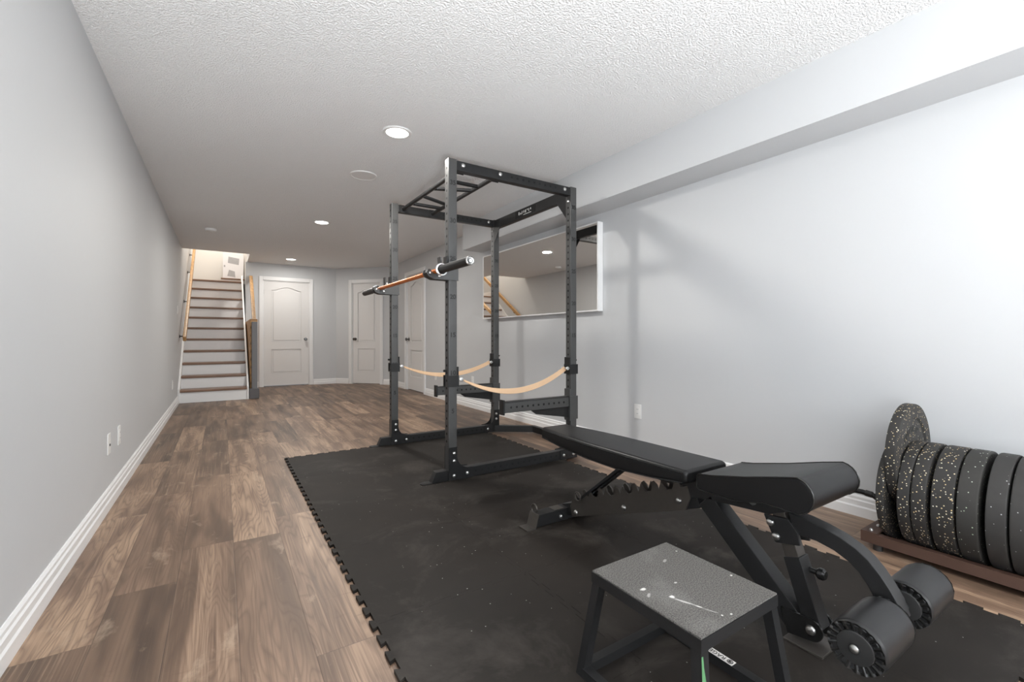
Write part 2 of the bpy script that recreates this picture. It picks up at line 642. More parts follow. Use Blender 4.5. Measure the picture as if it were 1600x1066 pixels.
# stairwell above and behind the far wall
sh = MB()
sh.box(SXR, SXR+0.1, YB+0.12, SHY, 0, ZC+0.25)
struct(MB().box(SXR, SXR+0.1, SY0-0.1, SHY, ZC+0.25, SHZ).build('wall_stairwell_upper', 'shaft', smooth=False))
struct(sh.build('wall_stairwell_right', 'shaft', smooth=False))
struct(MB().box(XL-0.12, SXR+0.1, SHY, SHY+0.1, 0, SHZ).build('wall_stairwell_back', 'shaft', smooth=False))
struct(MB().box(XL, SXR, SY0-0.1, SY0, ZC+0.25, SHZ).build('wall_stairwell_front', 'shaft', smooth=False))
struct(MB().box(XL-0.12, SXR+0.1, SY0-0.1, SHY+0.1, SHZ, SHZ+0.1).build('ceiling_stairwell', 'ceiling', smooth=False))


def wall_line(name, P, Q, out, openings, z1=ZC, t=0.12, mat='wall'):
    """wall whose inner face runs from P to Q; openings are (s0, s1, top)"""
    P, Q = Vector((*P, 0)), Vector((*Q, 0))
    L = (Q-P).length
    d = (Q-P)/L
    o = Vector((*out, 0)).normalized()*t
    b = MB()

    def seg(s0, s1, za, zb):
        b.prism([P+d*s0+Vector((0, 0, za)), P+d*s1+Vector((0, 0, za)), P+d*s1+o+Vector((0, 0, za)), P+d*s0+o+Vector((0, 0, za))], (0, 0, zb-za))
    s = 0
    for a, e, zt in openings:
        seg(s, a, 0, z1)
        seg(a, e, zt, z1)
        s = e
    seg(s, L, 0, z1)
    return struct(b.build(name, mat, smooth=False))


D1 = (0.285, 1.100, 2.045)          # door openings along their walls
wall_line('wall_back', (SXR-0.025, YB), (CX, YB), (0, 1), [D1])
AL = math.hypot(XR-CX, YB-CY)
ad = Vector(((XR-CX)/AL, (CY-YB)/AL, 0))
D2 = (0.372, 1.012, 2.055)
wall_line('wall_angled', (CX, YB), (XR, CY), (-ad.y, ad.x), [D2])
D3 = (8.855-7.90, 8.855-7.06, 2.055)
wall_line('wall_right', (XR, CY), (XR, YF), (1, 0), [D3])
wf = MB()
wx0, wx1, wz0, wz1 = 1.0, 2.7, 0.85, 2.05
wf.box(XL, wx0, YF-0.12, YF, 0, ZC)
wf.box(wx1, XR, YF-0.12, YF, 0, ZC)
wf.box(wx0, wx1, YF-0.12, YF, 0, wz0)
wf.box(wx0, wx1, YF-0.12, YF, wz1, ZC)
struct(wf.build('wall_front', 'wall', smooth=False))
w1 = thing('window_1', (1.85, YF, wz0), 'wide white window in the wall behind the camera', None, kind='structure')
MB().box(wx0, wx1, YF-0.10, YF-0.09, wz0, wz1).build('pane', 'pane', w1)
fr = MB()
for a, e in ((wx0-0.06, wx0+0.03), (1.82, 1.88), (wx1-0.03, wx1+0.06)):
    fr.box(a, e, YF-0.08, YF+0.02, wz0-0.06, wz1+0.06)
fr.box(wx0, wx1, YF-0.08, YF+0.02, wz0-0.06, wz0+0.03)
fr.box(wx0, wx1, YF-0.08, YF+0.02, wz1-0.03, wz1+0.06)
fr.build('frame', 'trim', w1)

# baseboards
BBP = [(0, 0), (0.020, 0), (0.020, 0.048), (0.015, 0.056), (0.015, 0.080), (0.010, 0.087), (0.010, 0.099), (0.004, 0.108), (0, 0.108)]


def baseboard(name, runs):
    b = MB()
    for P, Q, inn in runs:
        P, Q = Vector((*P, 0)), Vector((*Q, 0))
        n = Vector((*inn, 0)).normalized()
        b.prism([P+n*o+Vector((0, 0, z)) for o, z in BBP], Q-P)
    return struct(b.build(name, 'trim', smooth=False), 'white moulded baseboard')


baseboard('baseboard_left', [((XL, YF), (XL, 7.95), (1, 0))])
baseboard('baseboard_right', [((XR, YF), (XR, 7.06-0.075), (-1, 0)), ((XR, 7.90+0.075), (XR, CY), (-1, 0))])
inn = Vector((ad.y, -ad.x))
AP = Vector((CX, YB))
a2 = Vector((ad.x, ad.y))
baseboard('baseboard_back', [((SXR+1.100+0.05, YB), (CX, YB), (0, -1)), ((SXR+0.09, YB), (SXR+0.285-0.1, YB), (0, -1))])
baseboard('baseboard_angled', [(tuple(AP), tuple(AP+a2*(D2[0]-0.075)), inn), (tuple(AP+a2*(D2[1]+0.075)), (XR, CY), inn)])


# ------------------------------------------------------------------ doors
def door(name, P, d, n, s0, s1, top, knob_right, label, hinges=True, pin=0.145):
    """P wall start, d along wall (left to right seen from the room), n into the room"""
    P, d, n = Vector((*P, 0)), Vector((*d, 0)).normalized(), Vector((*n, 0)).normalized()
    Z = Vector((0, 0, 1))
    w = s1-s0
    r = thing(name, P+d*(s0+w/2), label, None, kind='structure')

    def pt(s, o, z):
        return P+d*s+n*o+Z*z
    cs = MB()
    cw = 0.07
    for a, e in ((s0-cw, s0), (s1, s1+cw)):
        cs.prism([pt(a, 0, 0), pt(e, 0, 0), pt(e, 0.02, 0), pt(a, 0.02, 0)], Z*(top+cw), bev=0.005)
        m0 = a+0.012 if a < s0 else e-0.024
        cs.prism([pt(m0, 0.02, 0), pt(m0+0.012, 0.02, 0), pt(m0+0.012, 0.025, 0), pt(m0, 0.025, 0)], Z*(top+cw-0.012))
    cs.prism([pt(s0, 0, top), pt(s1, 0, top), pt(s1, 0.02, top), pt(s0, 0.02, top)], Z*cw, bev=0.005)
    # jambs lining the opening
    for a, e in ((s0, s0+0.012), (s1-0.012, s1)):
        cs.prism([pt(a, 0.0, 0), pt(e, 0.0, 0), pt(e, -0.118, 0), pt(a, -0.118, 0)], Z*top)
    cs.prism([pt(s0, 0, top-0.012), pt(s1, 0, top-0.012), pt(s1, -0.118, top-0.012), pt(s0, -0.118, top-0.012)], Z*0.012)
    cs.build('casing', 'trim', r)
    sl = MB()
    a, e, f0 = s0+0.014, s1-0.014, -0.016
    zb_, zt_ = 0.016, top-0.014
    g = 0.014                                   # depth of the panel recess
    sl.prism([pt(a, f0-g, zb_), pt(e, f0-g, zb_), pt(e, f0-0.035, zb_), pt(a, f0-0.035, zb_)], Z*(zt_-zb_))
    A, E = s0+pin, s1-pin
    K = 16
    arch = [(E+(A-E)*k/K, 1.862+0.066*(0.5-0.5*math.cos(2*PI*k/K))) for k in range(K+1)]

    def plate_(poly, o0, o1, bev):
        sl.prism([pt(s_, o0, z_) for s_, z_ in poly], n*(o1-o0), bev=bev, seg=2)
    for poly in ([(a, zb_), (A, zb_), (A, zt_), (a, zt_)], [(E, zb_), (e, zb_), (e, zt_), (E, zt_)],
                 [(A, zb_), (E, zb_), (E, 0.25), (A, 0.25)], [(A, 0.722), (E, 0.722), (E, 0.862), (A, 0.862)],
                 arch[::-1]+[(E, zt_), (A, zt_)]):
        plate_(poly, f0-g-0.001, f0, 0)
    for poly in ([(A, 0.25), (E, 0.25), (E, 0.722), (A, 0.722)], [(A, 0.862), (E, 0.862)]+arch):
        loop = [pt(s_, f0-0.002, z_) for s_, z_ in poly]
        sl.tube(loop, 0.0055, 8, closed=True, up=n)
        cs_ = (A+E)/2
        cz_ = (min(z_ for _, z_ in poly)+max(z_ for _, z_ in poly))/2
        hw, hz = (E-A)/2, (max(z_ for _, z_ in poly)-min(z_ for _, z_ in poly))/2
        fld = [(cs_+(s_-cs_)*(hw-0.03)/hw, cz_+(z_-cz_)*(hz-0.03)/hz) for s_, z_ in poly]
        plate_(fld, f0-g-0.001, f0-0.002, 0.006)
    sl.build('slab', 'door', r)
    ks = (s1-0.07) if knob_right else (s0+0.07)
    MB().lathe([(0.030, 0), (0.030, 0.008), (0.012, 0.012), (0.012, 0.032), (0.024, 0.040), (0.029, 0.055), (0.024, 0.068), (0, 0.072)], pt(ks, f0, 0.915), n, 20).build('knob', 'knob', r)
    if hinges:
        hs = s0+0.013 if knob_right else s1-0.013
        for hz in (0.22, 1.02, 1.82):
            MB().cyl(pt(hs, -0.008, hz-0.045), pt(hs, -0.008, hz+0.045), 0.006, 10).build('hinge', 'bolt', r)
    return r


door('door_1', (SXR-0.025, YB), (1, 0), (0, -1), *D1, True, 'white two-panel door straight ahead beside the stairs')
door('door_2', (CX, YB), (ad.x, ad.y), (ad.y, -ad.x), *D2, False, 'white two-panel door in the angled wall', hinges=False, pin=0.12)
door('door_3', (XR, CY), (0, -1), (-1, 0), *D3, False, 'white door in the right wall seen behind the rack', hinges=False)

# ------------------------------------------------------------------ staircase
RISE, RUN, Y0 = 0.186, 0.235, 7.95
st = thing('staircase', (-0.1, Y0, 0), 'white-riser staircase with brown treads climbing between the left wall and a grey post', 'stairs', kind='thing')
sx0, sx1 = -0.510, 0.322
for i in range(1, 12):
    yn = Y0+RUN*(i-1)
    MB().box(sx0, sx1, yn, yn+RUN+0.04, RISE*i-0.034, RISE*i, bev=0.008).build('tread', 'tread', st)
    MB().box(sx0, sx1, yn+0.025, yn+0.045, RISE*(i-1), RISE*i-0.034).build('riser', 'trim', st)
yl = Y0+RUN*11
MB().box(sx0, sx1, yl+0.03, SHY-0.004, RISE*11-0.034, RISE*11).build('landing', 'tread', st)
MB().box(-0.02, SXR-0.004, 10.74, SHY-0.004, RISE*11+0.075, RISE*11+0.105, bev=0.006).build('tread', 'tread', st)
MB().box(-0.02, SXR-0.004, 10.76, 10.78, RISE*11, RISE*11+0.075).build('riser', 'trim', st)
for xa, xb in ((-0.533, -0.508), (0.320, 0.345)):
    sl = RISE/RUN
    pts = [(Y0+0.0, 0.0), (Y0+0.0, 0.20), (10.45, 0.20+(10.45-Y0)*sl), (SHY-0.004, 0.20+(10.45-Y0)*sl), (SHY-0.004, 1.9), (10.3, 1.7), (Y0+0.45, 0.0)]
    MB().yz(pts, xa, xb, bev=0.003).build('stringer', 'trim', st)

hr = thing('handrail', (-0.47, 8.1, 0.93), 'light oak handrail on the left wall beside the stairs', 'handrail')
p0, p1 = Vector((-0.462, 8.10, 0.92)), Vector((-0.462, 10.95, 2.74))
MB().bar(p0, p1, 0.042, 0.075, bev=0.008).build('rail', 'oak', hr)
for t in (0.07, 0.39, 0.72, 0.95):
    q = p0.lerp(p1, t)
    b = MB()
    b.tube([q+Vector((0, 0, -0.03)), q+Vector((0, 0, -0.065)), q+Vector((-0.03, 0, -0.085)), q+Vector((-0.066, 0, -0.085))], 0.008, 8)
    b.cyl(q+Vector((-0.062, 0, -0.085)), q+Vector((-0.072, 0, -0.085)), 0.024, 14)
    b.build('bracket', 'bracket', hr)

nr = thing('stair_railing', (0.42, 8.04, 0), 'grey newel post with oak rail and oak boarding at the foot of the stairs', 'railing')
MB().box(0.385, 0.462, 8.00, 8.078, 0.15, 1.19, bev=0.006).build('newel_post', 'newel', nr)
MB().box(0.350, 0.484, 7.955, 8.09, 0.0, 0.155, bev=0.008).build('newel_base', 'newel_base', nr)
MB().bar((0.425, 8.06, 1.12), (0.455, 9.74, 2.08), 0.055, 0.07, bev=0.008).build('rail', 'oak', nr)
MB().box(0.368, 0.468, 8.10, 9.73, 0.0, 1.235, bev=0.004).build('boarding', 'oak_boards', nr)

ct = thing('appliance_carton', (0.19, 10.95, RISE*11+0.105), 'white carton with grey product pictures standing at the top of the stairs', 'box')
cz = RISE*11+0.1055
MB().box(0.012, 0.375, 10.90, 11.15, cz, cz+0.54, bev=0.004).build('carton', 'carton', ct)
b = MB()
b.xz([(0.10, cz+0.33), (0.29, cz+0.30), (0.30, cz+0.43), (0.11, cz+0.46)], 10.8985, 10.9)
b.xz([(0.09, cz+0.06), (0.23, cz+0.04), (0.22, cz+0.16), (0.12, cz+0.19)], 10.8985, 10.9)
b.xz([(0.03, cz+0.24), (0.055, cz+0.24), (0.055, cz+0.28), (0.03, cz+0.28)], 10.8985, 10.9)
b.build('printed_picture', 'print', ct)

# ------------------------------------------------------------------ ceiling fittings, wall plates


def downlight(x, y, label, power=POT_POWER):
    t = thing('recessed_light', (x, y, ZC), label, 'ceiling light', 'recessed lights in the ceiling')
    MB().lathe([(0.100, 0.0), (0.100, -0.004), (0.094, -0.008), (0.076, -0.006), (0.074, 0.0)], (x, y, ZC), (0, 0, 1), 40).build('trim_ring', 'plastic', t)
    MB().cyl((x, y, ZC-0.0035), (x, y, ZC-0.0005), 0.075, 40).build('lens', 'lens', t)
    l = area_light('recessed_lamp', (x, y, ZC-0.012), (0, 0, 0), 0.14, 0.14, power, (1.0, 0.965, 0.91), 'DISK')
    return t


downlight(1.02, 3.04, 'round recessed ceiling light nearest the camera, left of the rack top')
downlight(1.03, 5.91, 'round recessed ceiling light between the ceiling speaker and the stairs')
downlight(1.05, 9.00, 'farthest small recessed light, near the ceiling edge above the far doors', 15)
downlight(1.02, 0.10, 'recessed ceiling light overhead behind the view', 2)
t = thing('ceiling_speaker', (1.04, 4.00, ZC), 'round flat grey ceiling speaker left of the rack', 'speaker')
MB().lathe([(0.112, 0), (0.112, -0.006), (0.104, -0.009), (0.098, -0.006)], (1.04, 4.0, ZC), (0, 0, 1), 40, cap=False).build('rim', 'plastic', t)
MB().cyl((1.04, 4.0, ZC-0.006), (1.04, 4.0, ZC-0.0005), 0.099, 40).build('grille', 'grille', t)
t = thing('smoke_detector', (-0.126, 7.06, ZC), 'small white smoke detector on the ceiling before the stairs', 'smoke detector')
MB().lathe([(0.068, 0), (0.068, -0.012), (0.058, -0.030), (0.03, -0.036), (0, -0.036)], (-0.126, 7.06, ZC), (0, 0, 1), 32).build('housing', 'plastic', t)
MB().lathe([(0.02, -0.034), (0.02, -0.040), (0, -0.040)], (-0.126, 7.06, ZC), (0, 0, 1), 16).build('vent_cap', 'grille', t)
t = thing('ceiling_vent_cover', (1.10, 9.50, ZC), 'small white disc on the ceiling beyond the farthest light', 'cover')
MB().lathe([(0.085, 0), (0.085, -0.008), (0.07, -0.014), (0, -0.014)], (1.10, 9.50, ZC), (0, 0, 1), 32).build('disc', 'plastic', t)


def wall_plate(name, x, y, z, nx, label, cat, kind='outlet', group=None):
    t = thing(name, (x, y, z), label, cat, group)
    f = lambda o: x+nx*o
    b = MB()
    b.box(min(f(0), f(0.006)), max(f(0), f(0.006)), y-0.036, y+0.036, z-0.058, z+0.058, bev=0.003)
    b.build('cover_plate', 'plastic', t)
    if kind == 'outlet':
        b = MB()
        b.box(min(f(0.005), f(0.0085)), max(f(0.005), f(0.0085)), y-0.017, y+0.017, z-0.034, z+0.034, bev=0.002)
        for dz in (-0.017, 0.017):
            for dy in (-0.006, 0.006):
                b.box(min(f(0.008), f(0.0088)), max(f(0.008), f(0.0088)), y+dy-0.001, y+dy+0.001, z+dz-0.004, z+dz+0.004, mat=1)
        b.build('socket', ['plastic', 'hole'], t)
    elif kind == 'switch':
        MB().box(min(f(0.005), f(0.010)), max(f(0.005), f(0.010)), y-0.016, y+0.016, z-0.033, z+0.033, bev=0.003).build('rocker', 'plastic', t)
    else:
        b = MB()
        b.cyl((f(0.006), y, z-0.006), (f(0.010), y, z-0.006), 0.007, 12)
        b.build('cable_socket', 'knob', t)
    return t


wall_plate('wall_outlet', XR, 2.493, 0.344, -1, 'white outlet on the right wall between the rack and the bench', 'outlet')
wall_plate('wall_outlet', XR, 5.34, 0.364, -1, 'white outlet on the right wall seen behind the rack straps', 'outlet')
wall_plate('wall_outlet', XR, 6.58, 0.334, -1, 'white outlet on the right wall just this side of the partly hidden door', 'outlet')
wall_plate('cable_plate', XL, 3.325, 0.347, 1, 'white cable plate with one dark socket, nearest plate on the left wall', 'wall plate', 'cable')
wall_plate('wall_outlet', XL, 3.619, 0.343, 1, 'white outlet on the left wall right beside the cable plate', 'outlet')
wall_plate('wall_outlet', XL, 7.145, 0.340, 1, 'white outlet low on the left wall near the stairs', 'outlet')
wall_plate('light_switch', XL, 7.90, 1.336, 1, 'white light switch on the left wall by the handrail', 'switch', 'switch')

t = thing('added_fill_housing', (-0.2, -1.0, 0), 'black housing added around the unseen ceiling fill light, by the left wall behind the view', 'lamp')  # invented body for the added upward fill light, out of view
MB().lathe([(0.0, 0.0), (0.13, 0.0), (0.13, 0.015), (0.05, 0.03), (0.05, 0.12), (0.19, 0.26), (0.255, 0.285), (0.255, 0.292), (0.0, 0.285)], (-0.2, -1.0, 0.0), (0, 0, 1), 40, cap=False).build('housing', 'black_metal', t)

# ------------------------------------------------------------------ mirror
mx, my0, my1, mz0, mz1 = 2.770, 2.892, 4.96, 1.176, 1.965
t = thing('wall_mirror', (XR, (my0+my1)/2, mz0), 'wide frameless-front mirror in a deep white frame on the right wall behind the rack', 'mirror')
b = MB()
b.box(mx, XR-0.001, my0, my0+0.012, mz0, mz1)
b.box(mx, XR-0.001, my1-0.012, my1, mz0, mz1)
b.box(mx, XR-0.001, my0+0.012, my1-0.012, mz0, mz0+0.012)
b.box(mx, XR-0.001, my0+0.012, my1-0.012, mz1-0.012, mz1)
b.build('frame', 'trim', t)
MB().box(mx+0.003, mx+0.009, my0+0.012, my1-0.012, mz0+0.012, mz1-0.012).build('glass', 'mirror', t, smooth=False)

# ------------------------------------------------------------------ floor mat of interlocking tiles
MT = 0.012
mt = thing('gym_mat', (1.31, 2.09, 0), 'black rubber puzzle-tile gym mat under the rack and bench', 'mat')
TS, TD, TN = 0.5925, 0.017, 7
TSY = 0.598
mx0, my_top = 0.412, 3.855


def puzzle_edge(p, q, gap, sgn, outer=False):
    """points from p to q with dovetail teeth; sgn=+1 teeth stick out to the right of p->q first"""
    p, q = Vector(p), Vector(q)
    d = (q-p)/TN
    n = Vector((d.y, -d.x)).normalized()
    o = n*TD/2
    u = d.normalized()*0.004
    g = n*(-gap)
    o = o*sgn
    out = [p-o+g] if outer else [p, p+d*0.12+g, p+d*0.12-o+g]
    for k in range(TN):
        a = p+d*k
        m0, m1 = a+d*0.25, a+d*0.75
        out += [m0-o+u+g, m0+o-u+g, m1+o+u+g, m1-o-u+g] if sgn > 0 else [m0-o+u+g, m0+o-u+g, m1+o+u+g, m1-o-u+g]
    e = p+d*(TN-0.12)
    out += [q-o+g] if outer else [e-o+g, e+g, q]
    return out


for ix in range(3):
    for iy in range(6):
        x0 = mx0+TS*ix
        x1 = x0+TS
        y1 = my_top-TSY*iy
        y0 = y1-TSY
        gap = 0.0003
        gap_l = 0.0013 if (ix, iy) == (1, 4) else gap
        # shared edges are cut by the same line: right and far edges are drawn as the neighbour's left/near edge reversed
        E = puzzle_edge
        bot = E((x0, y0), (x1, y0), gap, 1 if iy < 5 else -1, iy == 5)
        rgt = E((x1, y0), (x1, y1), gap, 1 if ix < 2 else -1, ix == 2)
        top = E((x0, y1), (x1, y1), -gap, 1, iy == 0)[::-1]
        lft = E((x0, y0), (x0, y1), -gap_l, 1, ix == 0)[::-1]
        loop = []
        for part in (bot, rgt, top, lft):
            loop += part
        loop = [v for i_, v in enumerate(loop) if (v-loop[i_-1]).length > 1e-5]
        b = MB()
        b.prism([(v.x, v.y, 0.0005) for v in loop], (0, 0, MT-0.0005))
        b.build('mat_tile', 'mat', mt, smooth=False)

# ------------------------------------------------------------------ power rack
ax, ay, RD, RW, pw, H = 1.231, 2.657, 1.028, 1.163, 0.06, 2.11
Z0 = MT
rk = thing('power_rack', (ax+RD/2+0.03, ay+RW/2+0.03, Z0), 'tall black four-post power rack standing on the mat', 'power rack')
HZ = lambda n: 0.214+0.0496*n


def bolt_part(c, n, parent, r=0.0125, name='bolt', mat='bolt'):
    b = MB()
    c, n = Vector(c), Vector(n)
    b.lathe([(r, 0), (r, 0.002), (r*0.8, 0.007), (r*0.4, 0.009), (0, 0.0095)], c, n, 16)
    return b.build(name, mat, parent)


posts = {'A': (ax, ay), 'B': (ax, ay+RW), 'C': (ax+RD, ay+RW), 'D': (ax+RD, ay)}
for k, (px, py) in posts.items():
    b = MB()
    b.box(px, px+pw, py, py+pw, Z0, H, bev=0.005)
    for n in range(1, 38):
        z = HZ(n)
        if z > H-0.03:
            break
        for nx, xx in ((-1, px), (1, px+pw)):
            b.disc((xx, py+pw/2, z), (nx, 0, 0), 0.0085, 12, 1)
    for n in range(5, 36, 5):
        b.text(str(n), 0.042, (px+pw/2, py-0.0006, HZ(n)), (1, 0, 0), (0, 0, 1), mat=2, bold=0.0012)
    b.build('upright', ['grey_metal', 'hole', 'ink'], rk)

for py in (ay, ay+RW):
    bb = MB()
    bb.box(ax+pw, ax+RD, py+0.002, py+pw-0.002, Z0, Z0+0.068, bev=0.004)
    for k in range(15):
        bb.disc((ax+0.20+0.049*k, py+0.002, Z0+0.036), (0, -1, 0), 0.0085, 12, 1)
    bb.build('base_bar', ['black_metal', 'hole'], rk)
    # slanted front foot with its floor tab
    f = MB()
    f.xz([(ax-0.115, Z0), (ax, Z0), (ax, Z0+0.068), (ax-0.085, Z0+0.068)], py+0.002, py+pw-0.002, bev=0.003)
    tabp = []
    for k in range(9):
        a = PI/2+PI*k/8
        tabp.append((ax-0.155+0.028*math.cos(a), py+pw/2+0.028*math.sin(a)))
    tabp += [(ax-0.10, py+pw/2-0.028), (ax-0.10, py+pw/2+0.028)]
    f.prism([(x, y, Z0) for x, y in tabp], (0, 0, 0.005))
    f.build('foot', 'black_metal', rk)
    for px, s in ((ax, 1), (ax+RD+pw, -1)):
        g = []
        R = 0.085
        for k in range(9):
            a = PI+PI/2*k/8
            g.append((pw+R+R*math.cos(a), 0.072+R+R*math.sin(a)))
        prof = [(0, 0.0), (0, 0.215), (pw, 0.215)]+g+[(pw+0.105, 0.072), (pw+0.105, 0.0)]
        for yy in ((py-0.005, py), (py+pw, py+pw+0.005)):
            MB().xz([(px+s*a, Z0+z) for a, z in prof], yy[0], yy[1], bev=0.0015).build('gusset_plate', 'black_metal', rk)
        for a, z in ((0.036, 0.175), (0.036, 0.125), (0.036, 0.030), (0.132, 0.033)):
            bolt_part((px+s*a, py-0.005, Z0+z), (0, -1, 0), rk)
    tb = MB()
    tb.box(ax+pw, ax+RD, py+0.004, py+pw-0.004, 2.040, 2.104, bev=0.004)
    for k in range(9):
        tb.disc((ax+0.49+0.049*k, py+0.004, 2.075), (0, -1, 0), 0.0085, 12, 1)
    tb.build('top_beam', ['black_metal', 'hole'], rk)
    for xx in (1.337, 1.624, 2.203):
        bolt_part((xx, py+0.004, 2.078), (0, -1, 0), rk, 0.015)
# rear cross member with triangular gussets and its label
xr = ax+RD
MB().box(xr+0.006, xr+0.05, ay+pw, ay+RW, 2.018, 2.104, bev=0.004).build('rear_beam', 'black_metal', rk)
for yy, s in ((ay+pw, 1), (ay+RW, -1)):
    MB().yz([(yy-s*pw, 2.106), (yy+s*0.05, 2.106), (yy+s*0.05, 2.03), (yy+s*0.135, 2.018), (yy+s*0.03, 1.88), (yy-s*pw, 1.88)] if False else
            [(yy-s*0.002, 2.10), (yy+s*0.115, 2.10), (yy+s*0.115, 2.018), (yy-s*0.002, 1.875)], xr+0.001, xr+0.006, bev=0.001).build('corner_gusset', 'black_metal', rk)
    bolt_part((xr, yy-s*0.03, 2.0), (-1, 0, 0), rk, 0.012)
lb = MB()
lb.box(xr+0.0045, xr+0.006, 3.13, 3.44, 2.03, 2.094)
lab = lb.build('name_label', 'hole', rk)
lb = MB()
for k, (h0, h1, w_) in enumerate(((0, 1, .010), (0, .55, .013), (0, 1, .006), (.2, 1, .009), (0, 1, .011), (.75, 1, .014), (0, 1, .006), (.4, 1, .011))):
    yk = 3.385-0.026*k
    lb.box(xr+0.0038, xr+0.0046, yk-w_, yk, 2.054+0.026*h0, 2.054+0.026*h1)
lb.box(xr+0.0038, xr+0.0046, 3.19, 3.31, 2.040, 2.044)
lb.build('lettering', 'white_ink', lab, smooth=False)
# bowed rear floor brace
pth = [(xr+0.015, ay+RW+0.01), (2.585, 3.60), (2.585, 2.935), (xr+0.015, ay+0.05)]
br = MB()
wv = 0.05
outer, inner = [], []
for i, p in enumerate(pth):
    p = Vector(p)
    dd = []
    if i > 0:
        dd.append((p-Vector(pth[i-1])).normalized())
    if i < 3:
        dd.append((Vector(pth[i+1])-p).normalized())
    dv = sum(dd, Vector((0, 0))).normalized()
    nn = Vector((-dv.y, dv.x))
    outer.append(p+nn*wv/2)
    inner.append(p-nn*wv/2)
br.prism([(v.x, v.y, Z0) for v in outer+inner[::-1]], (0, 0, 0.06), bev=0.003)
br.build('rear_brace', 'black_metal', rk)
# multi-grip pull-up frame between the two top beams
pu = MB()
za = 2.07
ya, yb = ay+pw-0.004, ay+RW+0.004
for xx in (1.337, 1.61):
    pu.cyl((xx, ya, za), (xx, yb, za), 0.0165, 16)
    for yy, s in ((ya, 1), (yb, -1)):
        pu.box(xx-0.03, xx+0.03, min(yy, yy+s*0.006), max(yy, yy+s*0.006), za-0.033, za+0.033)
for p, q in (((1.337, 2.95), (1.61, 2.95)), ((1.337, 3.17), (1.61, 3.05)), ((1.337, 3.38), (1.61, 3.50)), ((1.337, 3.62), (1.61, 3.62))):
    pu.cyl((*p, za), (*q, za), 0.0145, 14)
pu.build('pull_up_grips', 'black_metal', rk)

# ------------------------------------------------------------------ J-cups, barbell
BXC, BZC = 1.137, 1.362


def jcup(py, label):
    t = thing('j_cup', (ax, py+pw/2, 1.32), label, 'bar holder', 'bar holders on the rack')
    prof = [(ax+0.068, 1.313), (ax+0.068, 1.405), (ax-0.006, 1.405), (ax-0.030, 1.375), (BXC+0.022, 1.352), (BXC-0.004, 1.347),
            (BXC-0.026, 1.360), (BXC-0.036, 1.376), (BXC-0.050, 1.374), (BXC-0.060, 1.350), (BXC-0.046, 1.328), (BXC-0.008, 1.313)]
    for y0, y1 in ((py-0.006, py-0.001), (py+pw+0.001, py+pw+0.006)):
        MB().xz(prof, y0, y1, bev=0.001).build('side_plate', 'grey_metal', t)
        for bx, bz in ((BXC-0.036, 1.350), (BXC+0.026, 1.335)):
            s = -1 if y0 < py else 1
            bolt_part((bx, y0 if s < 0 else y1, bz), (0, s, 0), t, 0.010)
    MB().xz([(BXC-0.055, 1.350), (BXC-0.04, 1.330), (BXC-0.008, 1.316), (ax-0.002, 1.316), (ax-0.002, 1.37), (BXC+0.045, 1.352), (BXC+0.022, 1.346), (BXC-0.004, 1.342), (BXC-0.026, 1.356), (BXC-0.038, 1.372), (BXC-0.048, 1.370)], py-0.001, py+pw+0.001).build('liner', 'uhmw', t)
    MB().xz([(ax-0.050, 1.36), (ax-0.040, 1.36), (ax-0.048, 1.462), (ax-0.056, 1.462)], py+0.004, py+pw-0.004, bev=0.002).build('guard_plate', 'grey_metal', t)
    MB().box(ax-0.012, ax-0.001, py+0.002, py+pw-0.002, 1.37, 1.47, bev=0.002).build('back_plate', 'black_metal', t)
    bolt_part((ax-0.04, py-0.001+0.005, 1.405), (-0.4, -1, 0), t, 0.009, 'pin')
    return t


jcup(ay, 'bar holder on the nearest front post of the rack')
jcup(ay+RW, 'bar holder on the far front post of the rack')

bl = thing('barbell', (BXC, 3.25, BZC), 'barbell with orange shaft and black sleeves resting in the rack holders', 'barbell')
MB().cyl((BXC, 2.575, BZC), (BXC, 3.925, BZC), 0.0145, 20).build('shaft', 'orange', bl)
for ys, s in ((2.575, -1), (3.925, 1)):
    sv = MB()
    sv.lathe([(0.0, 0.0), (0.026, 0.0), (0.030, 0.004), (0.030, 0.022), (0.025, 0.028), (0.025, 0.400), (0.0, 0.400)], (BXC, ys, BZC), (0, s, 0), 28)
    so = sv.build('sleeve', 'black_metal', bl)
    MB().lathe([(0.030, 0.012), (0.0385, 0.013), (0.0385, 0.024), (0.030, 0.026)], (BXC, ys, BZC), (0, s, 0), 32, cap=False).build('collar_ring', 'chrome', so)
    e = MB()
    e.lathe([(0.0255, 0.392), (0.0255, 0.402), (0.022, 0.404), (0.018, 0.4015), (0.012, 0.4015), (0.011, 0.404), (0.007, 0.404), (0.006, 0.402), (0, 0.402)], (BXC, ys, BZC), (0, s, 0), 28, cap=False)
    for ra, rb in ((0.0205, 0.0225), (0.0105, 0.0135)):
        e.lathe([(ra, 0.400), (ra, 0.4046), (rb, 0.4046), (rb, 0.400)], (BXC, ys, BZC), (0, s, 0), 28, mat=1, cap=False)
    e.build('end_cap', ['bolt', 'uhmw'], so)


